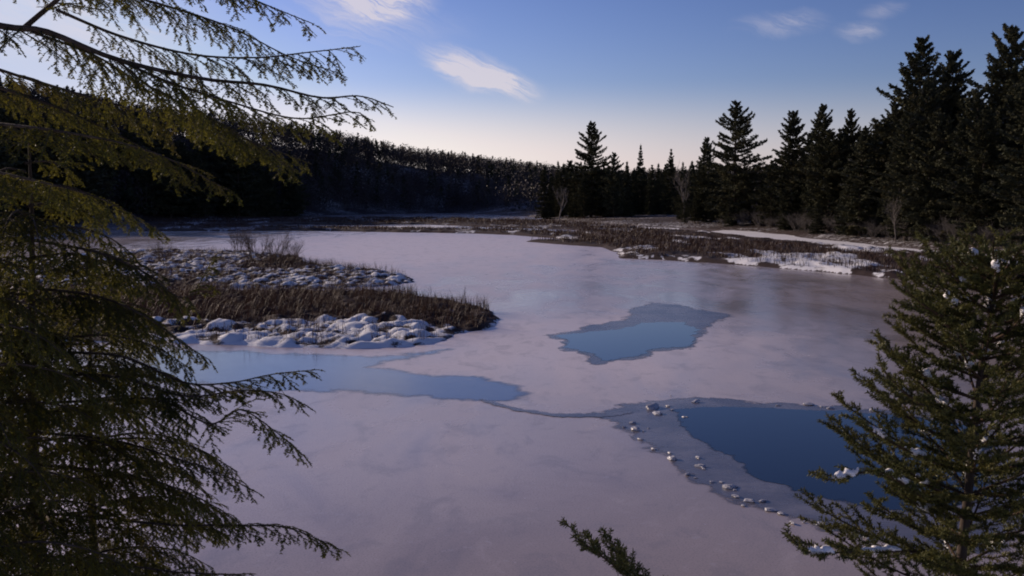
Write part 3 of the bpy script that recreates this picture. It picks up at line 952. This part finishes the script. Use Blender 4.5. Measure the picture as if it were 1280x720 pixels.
# ------------------------------------------------------------------ ice chunks round the pool
def chunk_mesh(seed):
    rg = random.Random(seed)
    bm = bmesh.new()
    bmesh.ops.create_icosphere(bm, subdivisions=2, radius=1)
    o = Vector((rg.uniform(0, 50), rg.uniform(0, 50), 0))
    from mathutils import noise as mn
    for v in bm.verts:
        c = v.co.copy()
        k = 1 + 0.55 * mn.noise(c * 1.1 + o) + 0.25 * mn.noise(c * 2.7 + o)
        v.co = Vector((c.x * k, c.y * 0.8 * k, max(c.z, -0.25) * 0.55 * k))
    me = bpy.data.meshes.new('ice_chunk'); bm.to_mesh(me); bm.free()
    me.materials.append(M['chunk'])
    return me


CH = [chunk_mesh(k) for k in range(5)]
rg = random.Random(23)
spots = []
for (px, py, s) in [(822, 509, 0.20), (831, 515, 0.15), (880, 500, 0.15), (1015, 508, 0.16), (1030, 509, 0.12), (870, 592, 0.15), (873, 585, 0.12), (905, 607, 0.14), (915, 611, 0.10),
                    (932, 621, 0.10), (940, 625, 0.09), (950, 630, 0.10), (962, 636, 0.11), (970, 640, 0.09), (990, 646, 0.08), (1030, 656, 0.10), (1046, 660, 0.09), (1084, 668, 0.11),
                    (795, 541, 0.14), (808, 552, 0.13), (815, 559, 0.11), (846, 573, 0.12), (858, 578, 0.08), (790, 530, 0.12), (1060, 664, 0.06), (925, 615, 0.06), (884, 598, 0.06),
                    (1100, 512, 0.10), (960, 505, 0.09), (850, 503, 0.09), (1000, 650, 0.06), (835, 566, 0.07), (888, 590, 0.06)]:
    spots.append((px, py, s))
for k in range(26):       # crumbs between the larger lumps
    px, py, s = spots[rg.randrange(len(spots))]
    spots.append((px + rg.gauss(0, 11), py + rg.gauss(0, 4), rg.uniform(0.03, 0.07)))
for k, (px, py, s) in enumerate(spots):
    p = at(px + rg.gauss(0, 7), py + rg.gauss(0, 3.0))
    s *= rg.uniform(0.55, 1.35)
    o = tag(link('ice_chunk', CH[k % 5]), 'small pale lump of broken ice frozen in the rim of the big open pool', 'ice chunk', 'ice lumps round the big open pool')
    o.location = (p[0], p[1], 0.012 + 0.02 * s); o.scale = (s, s * rg.uniform(0.5, 1), s * rg.uniform(0.4, 0.9)); o.rotation_euler.z = rg.uniform(0, 6.28)


# ------------------------------------------------------------------ foreground boughs
def curve_pts(P, n):
    """Catmull-Rom through control points"""
    P = np.asarray(P, float)
    P = np.vstack([2 * P[0] - P[1], P, 2 * P[-1] - P[-2]])
    out = []
    m_ = len(P) - 3
    for t in np.linspace(0, m_ - 1e-6, n):
        i = int(t); f = t - i
        a, b, c, d = P[i:i + 4]
        out.append(0.5 * (2 * b + (c - a) * f + (2 * a - 5 * b + 4 * c - d) * f * f + (3 * b - a - 3 * c + d) * f ** 3))
    return np.array(out)


def unit(v): return v / (np.linalg.norm(v) + 1e-12)


def needle_tris(P, D, N, length, width, rg, up_sd, flat=True):
    """P points, D twig direction, N side axis. Flat: two ranks; else all round."""
    n = len(P)
    B = np.cross(D, N)
    if flat:
        s = np.where(rg.rand(n) < 0.5, -1.0, 1.0)[:, None]
        out = N * s + B * rg.normal(0, up_sd, n)[:, None]
    else:
        a = rg.uniform(0, 2 * math.pi, n)[:, None]
        out = N * np.cos(a) + B * np.sin(a)
    d = out + D * rg.uniform(0.45, 0.95, n)[:, None]
    d /= np.linalg.norm(d, axis=1, keepdims=True) + 1e-9
    w_ = np.cross(d, B + 0.5 * rg.normal(size=(n, 3))); w_ /= np.linalg.norm(w_, axis=1, keepdims=True) + 1e-9
    L = (length * rg.uniform(0.7, 1.15, n))[:, None]
    V = np.stack([P - w_ * width * 0.5, P + w_ * width * 0.5, P + d * L * 0.7 + w_ * width * 0.45, P + d * L, P + d * L * 0.7 - w_ * width * 0.45], 1).reshape(-1, 3)
    k = np.arange(n)[:, None] * 5
    return V, np.concatenate([k + [[0, 1, 2]], k + [[0, 2, 4]], k + [[4, 2, 3]]])


def bough(axis, r0, rg, twig_len, spacing=0.032, needle=(0.0120, 0.0034), per_m=600, droop=0.55, start=0.12, flat=True, sub=True, fwd=0.75, up=0.0, bare=0.0, tip_r=0.0018):
    """wood Geo + needle arrays for one bough along axis points (world or local)"""
    wood = Geo(); NP, ND, NN = [], [], []
    axis = np.asarray(axis)
    seg = np.linalg.norm(np.diff(axis, axis=0), axis=1); cum = np.concatenate([[0], np.cumsum(seg)]); L = cum[-1]
    wood.tube(axis, np.interp(cum, [0, L], [r0, tip_r]), 6)
    T = np.gradient(axis, axis=0); T /= np.linalg.norm(T, axis=1, keepdims=True)

    def pos(s):
        return np.array([np.interp(s, cum, axis[:, k]) for k in range(3)]), unit(np.array([np.interp(s, cum, T[:, k]) for k in range(3)]))

    Zv = np.array([0, 0, 1.0])

    def needles(pts, dens, n0=0.0):
        sg = np.diff(pts, axis=0); ln = np.linalg.norm(sg, axis=1)
        for p, s_, l in zip(pts[:-1], sg, ln):
            n = rg.poisson(l * dens)
            if n == 0: continue
            d = s_ / (l + 1e-9)
            nn = np.cross(d, Zv); nn = unit(nn)
            if not flat: nn = unit(nn + 0.1)
            NP.append(p + s_ * rg.rand(n, 1)); ND.append(np.repeat(d[None], n, 0)); NN.append(np.repeat(nn[None], n, 0))

    def shoot(p, d, l, r, dr, n=6):
        pts = [p]
        for k in range(n):
            d = unit(d + np.array([0, 0, -dr / n]) + rg.normal(0, 0.07, 3))
            pts.append(pts[-1] + d * l / n)
        pts = np.array(pts)
        wood.tube(pts, np.linspace(r, max(0.0008, r * 0.4), n + 1), 4)
        return pts

    s = L * start
    side = 1
    while s < L * 0.995:
        p, t = pos(s)
        q = s / L
        l = twig_len * (0.35 + 0.65 * min(1, q * 4)) * (1 - q) ** 0.55 * rg.uniform(0.55, 1.25) + 0.05
        nrm = unit(np.cross(t, Zv)) * side
        d = unit(t * fwd + nrm * rg.uniform(0.55, 0.95) + Zv * (up + rg.uniform(-0.25, 0.1)))
        pts = shoot(p, d, l, max(0.0012, r0 * 0.18 * (1 - q) + 0.0012), droop * rg.uniform(0.5, 1.3))
        if rg.rand() > bare:
            needles(pts, per_m)
            if sub:
                ss = 0.045; sd2 = 1
                cl_ = l
                while ss < cl_ * 0.9:
                    f = ss / cl_ * (len(pts) - 1); i = int(f)
                    pp = pts[i] + (pts[min(i + 1, len(pts) - 1)] - pts[i]) * (f - i)
                    td = unit(pts[min(i + 1, len(pts) - 1)] - pts[i])
                    n2 = unit(np.cross(td, Zv)) * sd2
                    l2 = (0.34 * (cl_ - ss) * rg.uniform(0.5, 1.2) + 0.035) * (1 if flat else 0.8)
                    d2 = unit(td * 0.8 + n2 * rg.uniform(0.5, 0.9) + Zv * (up * 0.5 + rg.uniform(-0.2, 0.1)))
                    needles(shoot(pp, d2, l2, 0.0012, droop * 0.6, 3), per_m)
                    sd2 = -sd2; ss += rg.uniform(0.022, 0.040)
        side = -side
        s += spacing * rg.uniform(0.7, 1.3)
    k0 = int(len(axis) * max(start, 0.5))
    needles(axis[k0:], per_m * 0.8)
    if NP:
        P, D, N = np.concatenate(NP), np.concatenate(ND), np.concatenate(NN)
        V, F = needle_tris(P, D, N, needle[0], needle[1], rg, 0.35, flat)
    else:
        V = F = None
    return wood, V, F


def add_branch(root, origin, axis, matkey, r0, rg, tip_wood='bark_fine', **kw):
    axis = np.asarray(axis) - np.asarray(origin)
    wd, V, F = bough(axis, r0, rg, **kw)
    b = link('branch', wd.mesh('branch', M[tip_wood]), root)
    if V is not None:
        link('needles', mesh('needles', V, F, M[matkey]), b)
    return b


# ---- tall hemlock, trunk just out of frame to the left
rg = np.random.RandomState(101)
HX, HY = at_y(-150, 300, 4.5)[0], 4.5
HZ = gz(HX, HY)
hem = thing('hemlock_tree', (HX, HY, HZ), 'tall hemlock reaching in at upper left, thick limb and hanging sprays against the sky', 'tree')
g = Geo(); zs = np.linspace(-0.3, 9.5, 14)
g.tube(np.stack([0.03 * np.sin(zs), 0.03 * np.cos(zs * 1.3), zs], -1), np.interp(zs, [0, 9.5], [0.13, 0.03]), 12)
link('trunk', g.mesh('trunk', M['bark']), hem)
O = (HX, HY, HZ)


def px_axis(lst, n=34):
    return curve_pts([at_y(px, py, Y) for px, py, Y in lst], n)


limbs = [  # photograph x, y, distance
    ([(-150, 0, 4.5), (-60, 20, 4.4), (10, 34, 4.3), (60, 40, 4.25), (145, 74, 4.2), (250, 98, 4.1), (330, 106, 4.0), (400, 122, 4.0), (450, 120, 3.95), (492, 134, 3.95)], 0.026, dict(twig_len=0.34, start=0.22)),
    ([(30, 35, 4.3), (62, 8, 4.35), (110, -30, 4.4), (190, -70, 4.5), (290, -90, 4.5)], 0.016, dict(twig_len=0.36, start=0.1)),
    ([(70, 12, 4.35), (150, 45, 4.4), (240, 68, 4.5), (320, 72, 4.5), (380, 66, 4.5), (450, 58, 4.5)], 0.010, dict(twig_len=0.36, start=0.1)),
    ([(150, 76, 4.2), (215, 104, 4.1), (290, 128, 4.0), (370, 148, 3.9), (440, 140, 3.9), (462, 150, 3.9)], 0.009, dict(twig_len=0.30, start=0.05)),
    ([(100, -20, 4.4), (200, 5, 4.6), (290, 35, 4.7), (360, 70, 4.7), (425, 92, 4.7)], 0.009, dict(twig_len=0.32, start=0.05)),
    ([(180, -50, 4.4), (270, -20, 4.3), (330, 5, 4.3), (392, 30, 4.3)], 0.008, dict(twig_len=0.28, start=0.05)),
    ([(40, 40, 4.25), (120, 70, 4.5), (180, 110, 4.7), (240, 150, 4.8), (300, 190, 4.9)], 0.008, dict(twig_len=0.30, start=0.1)),
    ([(145, 74, 4.2), (190, 110, 4.3), (250, 140, 4.4), (310, 175, 4.4), (370, 215, 4.4)], 0.008, dict(twig_len=0.34, start=0.1)),
    ([(-150, 90, 4.5), (-40, 100, 4.6), (60, 130, 4.7), (150, 170, 4.8), (230, 215, 4.8)], 0.016, dict(twig_len=0.42, start=0.2)),
    ([(-150, 130, 4.5), (-40, 150, 4.3), (80, 165, 4.0), (190, 190, 3.9), (290, 240, 3.8)], 0.016, dict(twig_len=0.40, start=0.25)),
    ([(-150, 60, 4.5), (-60, 70, 5.0), (40, 100, 5.4), (160, 135, 5.6), (280, 165, 5.7), (390, 205, 5.7)], 0.016, dict(twig_len=0.42, start=0.3)),
    ([(-150, 200, 4.5), (-60, 205, 4.2), (40, 225, 3.9), (130, 250, 3.8), (200, 290, 3.8)], 0.015, dict(twig_len=0.40, start=0.25)),
    ([(-150, -60, 4.5), (-60, -50, 4.6), (60, -30, 4.8), (180, 0, 5.0), (280, 30, 5.1)], 0.016, dict(twig_len=0.40, start=0.3)),
    ([(-150, -90, 4.5), (-20, -70, 4.3), (120, -50, 4.2), (230, -30, 4.2), (320, -5, 4.2)], 0.016, dict(twig_len=0.42, start=0.3)),
]
for lst, r0, kw in limbs:
    add_branch(hem, O, px_axis(lst), 'hemlock', r0 * 0.75, rg, tip_wood='bark', droop=rg.uniform(0.6, 1.0), spacing=0.045 if lst[2][1] < 80 else 0.042, per_m=430 if lst[2][1] < 80 else 520, **kw)
for k in range(14):      # boughs behind and beyond, above the frame and to the left
    zt = rg.uniform(2.5, 9.0); a = rg.uniform(1.8, 5.2)
    L = np.interp(zt, [2.5, 9], [1.7, 0.6])
    d = np.array([math.cos(a), math.sin(a), 0.1])
    p0 = np.array([HX, HY, HZ + zt])
    add_branch(hem, O, curve_pts([p0, p0 + d * L * 0.5 + [0, 0, 0.03], p0 + d * L - [0, 0, 0.3]], 20), 'hemlock', 0.014, rg, tip_wood='bark', twig_len=0.4, spacing=0.06, per_m=260)

# ---- young dense hemlock in front of it
rg = np.random.RandomState(202)
YX, YY = at_y(40, 400, 5.2)[0], 5.2
YZ = gz(YX, YY)
yh = thing('hemlock_tree', (YX, YY, YZ), 'young dense hemlock with drooping green boughs filling the lower left', 'tree')
topz = at_y(60, 175, 5.2)[2]
HT = topz - YZ
g = Geo(); zs = np.linspace(-0.25, HT, 12)
g.tube(np.stack([0.02 * np.sin(zs * 2), 0.02 * np.cos(zs * 1.7), zs], -1), np.interp(zs, [0, HT], [0.06, 0.006]), 10)
link('trunk', g.mesh('trunk', M['bark']), yh)
O2 = (YX, YY, YZ)
tips = [  # authored silhouettes: start y, then points
    [(40, 640, 5.2), (130, 648, 5.1), (210, 656, 5.0), (300, 657, 5.0), (360, 660, 5.0), (428, 688, 5.0)],
    [(40, 505, 5.2), (130, 500, 5.0), (200, 500, 4.9), (262, 530, 4.8), (300, 512, 4.75), (345, 540, 4.75), (384, 574, 4.75)],
    [(40, 440, 5.2), (150, 445, 5.1), (230, 478, 5.0), (290, 478, 5.0), (340, 468, 5.0), (396, 462, 5.0)],
    [(40, 470, 5.2), (140, 470, 5.0), (230, 495, 4.9), (300, 488, 4.8), (350, 492, 4.8), (385, 508, 4.8)],
    [(40, 540, 5.2), (140, 550, 5.1), (210, 570, 5.0), (270, 590, 5.0), (322, 616, 5.0)],
    [(40, 580, 5.2), (140, 590, 5.1), (220, 610, 5.0), (280, 640, 5.0), (305, 660, 5.0)],
    [(40, 360, 5.2), (120, 370, 5.1), (180, 395, 5.0), (230, 430, 5.0), (262, 450, 5.0)],
    [(40, 300, 5.2), (120, 315, 5.0), (180, 340, 4.9), (232, 372, 4.9), (270, 318, 4.9)],
    [(40, 700, 5.2), (140, 705, 5.1), (220, 715, 5.0), (300, 720, 5.0), (350, 735, 5.0)],
]
for lst in tips:
    add_branch(yh, O2, px_axis(lst, 28), 'hemlock', 0.010, rg, tip_wood='bark', twig_len=0.30, start=0.15, droop=rg.uniform(0.5, 0.9))
def bushy(root, O_, HT_, NB, reach, turn, tl=0.32):
    for k in range(NB):
        q = ((k + 0.5) / NB) ** 0.9
        zt = 0.2 + (HT_ - 0.3) * q
        a = k * 2.4 + turn + rg.uniform(-0.4, 0.4)
        L = np.interp(q, [0, 0.45, 0.8, 1], reach) * rg.uniform(0.75, 1.1)
        d = np.array([math.cos(a), math.sin(a), 0])
        p0 = np.array(O_) + [0, 0, zt]
        ax = curve_pts([p0, p0 + d * L * 0.4 + [0, 0, 0.05 * L], p0 + d * L * 0.75 - [0, 0, 0.04 * L], p0 + d * L - [0, 0, 0.22 * L]], 18)
        add_branch(root, O_, ax, 'hemlock', 0.009, rg, tip_wood='bark', twig_len=tl * (0.55 + 0.5 * L), start=0.08, spacing=0.038, droop=0.85, per_m=560)


bushy(yh, O2, HT, 72, [1.30, 1.15, 0.85, 0.25], 0.0, 0.36)
for k in range(17):      # boughs that lean out over the bank and cover the stem
    zt = 0.35 + (HT - 0.7) * (k + 0.5) / 17; a = -1.35 + rg.uniform(-0.8, 0.8); L = rg.uniform(0.55, 0.95)
    d = np.array([math.cos(a), math.sin(a), 0]); p0 = np.array(O2) + [0, 0, zt]
    ax = curve_pts([p0, p0 + d * L * 0.4 + [0, 0, 0.05 * L], p0 + d * L * 0.75 - [0, 0, 0.08 * L], p0 + d * L - [0, 0, 0.34 * L]], 18)
    add_branch(yh, O2, ax, 'hemlock', 0.008, rg, tip_wood='bark', twig_len=0.30, start=0.05, spacing=0.038, droop=0.9, per_m=560)

rg = np.random.RandomState(252)
for px0, Y0, top0, nb, reach, lab in [(110, 6.4, 290, 64, [1.10, 0.95, 0.7, 0.25], 'smaller bushy hemlock standing behind the young dense hemlock, nearer the pond'),
                                      (-60, 4.4, 250, 70, [0.85, 0.8, 0.6, 0.2], 'low hemlock at the lower left corner with bright ice glinting through it')]:
    p = at_y(px0, 400, Y0); z0 = gz(p[0], Y0); h0 = at_y(px0, top0, Y0)[2] - z0
    o = thing('hemlock_tree', (p[0], Y0, z0), lab, 'tree')
    g = Geo(); zs = np.linspace(-0.25, h0, 10)
    g.tube(np.stack([0.02 * np.sin(zs * 2), 0.02 * np.cos(zs * 1.7), zs], -1), np.interp(zs, [0, h0], [0.045, 0.005]), 8)
    link('trunk', g.mesh('trunk', M['bark']), o)
    bushy(o, (p[0], Y0, z0), h0, nb, reach, 1.0, 0.36)


# ---- spruce saplings on the right
def snow_ridge(seed, axis, i0, n_):
    """snow caught along a stretch of a bough, uneven and lumpy"""
    rs = np.random.RandomState(seed)
    f0 = i0; f1 = min(len(axis) - 1, i0 + n_)
    t = np.linspace(f0, f1, 12)
    P = np.stack([np.interp(t, range(len(axis)), axis[:, k]) for k in range(3)], -1)
    P += rs.normal(0, 0.0035, P.shape); P[:, 2] += 0.010
    u = np.linspace(0, 1, 12)
    r_ = 0.0125 * np.sqrt(np.clip(np.sin(u * math.pi), 0, 1)) * rs.uniform(0.35, 1.25, 12) + 0.001
    g_ = Geo(); g_.tube(P, r_, 8)
    V_, F_ = g_.arrays()
    V_ = V_ + rs.normal(0, 0.0018, V_.shape)
    return mesh('snow', V_, F_, M['snow'], True)


SPR = dict(needle=(0.0155, 0.0030), per_m=900, flat=False, fwd=0.85, up=0.10, droop=-0.15, tip_r=0.002)
rg = np.random.RandomState(303)
SY = 3.6
stem = px_axis([(1192, 900, SY), (1200, 720, SY), (1212, 600, SY), (1224, 480, SY), (1238, 395, SY), (1252, 328, SY)], 24)
SX = stem[0][0]; SZ = gz(SX, SY)
stem[0][2] = min(stem[0][2], SZ - 0.05)
sp = thing('spruce_sapling', (SX, SY, SZ), 'young green spruce with snow bits on its boughs, standing before the big pool', 'tree')
O3 = np.array((SX, SY, SZ))
g = Geo(); g.tube(stem - O3, np.linspace(0.024, 0.004, 24), 10)
link('trunk', g.mesh('trunk', M['bark']), sp)
wd, V, F = bough(stem[-9:] - O3, 0.006, rg, twig_len=0.07, spacing=0.05, start=0.1, sub=False, **SPR)
b = link('leader', wd.mesh('leader', M['bark_fine']), sp); link('needles', mesh('needles', V, F, M['spruce']), b)
cnt = 0
for wz in np.linspace(0.02, 0.96, 20):
    i = wz * 23; p = np.array([np.interp(i, range(24), stem[:, k]) for k in range(3)])
    if p[2] < SZ + 0.15: continue
    nb = 5
    for b_ in range(nb):
        a = 2 * math.pi * b_ / nb + wz * 31 + rg.uniform(-0.3, 0.3)
        L = np.interp(wz, [0, 0.2, 0.4, 0.6, 0.8, 1], [0.64, 0.62, 0.52, 0.40, 0.34, 0.12]) * rg.uniform(0.72, 1.05)
        d = np.array([math.cos(a), math.sin(a), 0])
        rise = np.interp(wz, [0, 1], [0.28, 0.75]) + rg.uniform(-0.05, 0.12)
        ax = curve_pts([p, p + d * L * 0.5 + [0, 0, rise * L * 0.35], p + d * L + [0, 0, rise * L]], 14)
        b = add_branch(sp, O3, ax, 'spruce', 0.006, rg, twig_len=0.21 * (0.4 + L), start=0.14, spacing=0.045, **SPR)
        if rg.rand() < 0.42:
            link('snow', snow_ridge(int(rg.randint(9999)), ax - O3, int(rg.uniform(3, 10)), rg.uniform(1.2, 2.6)), b)
for lst, lab in [([(1208, 640, SY), (1160, 625, 3.4), (1100, 590, 3.25), (1040, 600, 3.2), (1022, 592, 3.2)], 1), ([(1204, 700, SY), (1150, 690, 3.4), (1070, 690, 3.2), (1010, 690, 3.1), (986, 668, 3.1)], 1),
                 ([(1222, 520, SY), (1160, 510, 3.4), (1110, 470, 3.3), (1098, 445, 3.3)], 0), ([(1238, 400, SY), (1190, 400, 3.5), (1140, 370, 3.4), (1122, 340, 3.4)], 0), ([(1214, 590, SY), (1160, 575, 3.4), (1100, 545, 3.3), (1072, 530, 3.3)], 1)]:
    ax = px_axis(lst, 16)
    b = add_branch(sp, O3, ax, 'spruce', 0.007, rg, twig_len=0.17, start=0.12, spacing=0.05, **SPR)
    if lab:
        for k in (5, 9):
            link('snow', snow_ridge(int(rg.randint(9999)), ax - O3, k, 2.2), b)

rg = np.random.RandomState(404)
QY = 3.1
stem = px_axis([(905, 1050, QY), (900, 900, QY), (893, 800, QY), (888, 745, QY)], 14)
QX = stem[0][0]; QZ = gz(QX, QY); stem[0][2] = min(stem[0][2], QZ - 0.05)
sq = thing('spruce_sapling', (QX, QY, QZ), 'low spruce sapling of which only a bough tip shows at the bottom edge', 'tree')
O4 = np.array((QX, QY, QZ))
g = Geo(); g.tube(stem - O4, np.linspace(0.014, 0.004, 14), 8)
link('trunk', g.mesh('trunk', M['bark']), sq)
add_branch(sq, O4, px_axis([(895, 815, QY), (845, 775, 3.0), (790, 725, 2.95), (745, 690, 2.9), (716, 670, 2.9)], 16), 'spruce', 0.006, rg, twig_len=0.30, start=0.1, spacing=0.040, **SPR)
for b_ in range(9):
    p = stem[3 + b_]
    a = b_ * 2.3 + 0.5; L = rg.uniform(0.16, 0.26)
    d = np.array([math.cos(a), math.sin(a), 0])
    add_branch(sq, O4, curve_pts([p, p + d * L * 0.5, p + d * L + [0, 0, 0.0]], 10), 'spruce', 0.004, rg, twig_len=0.10, start=0.15, spacing=0.05, **SPR)
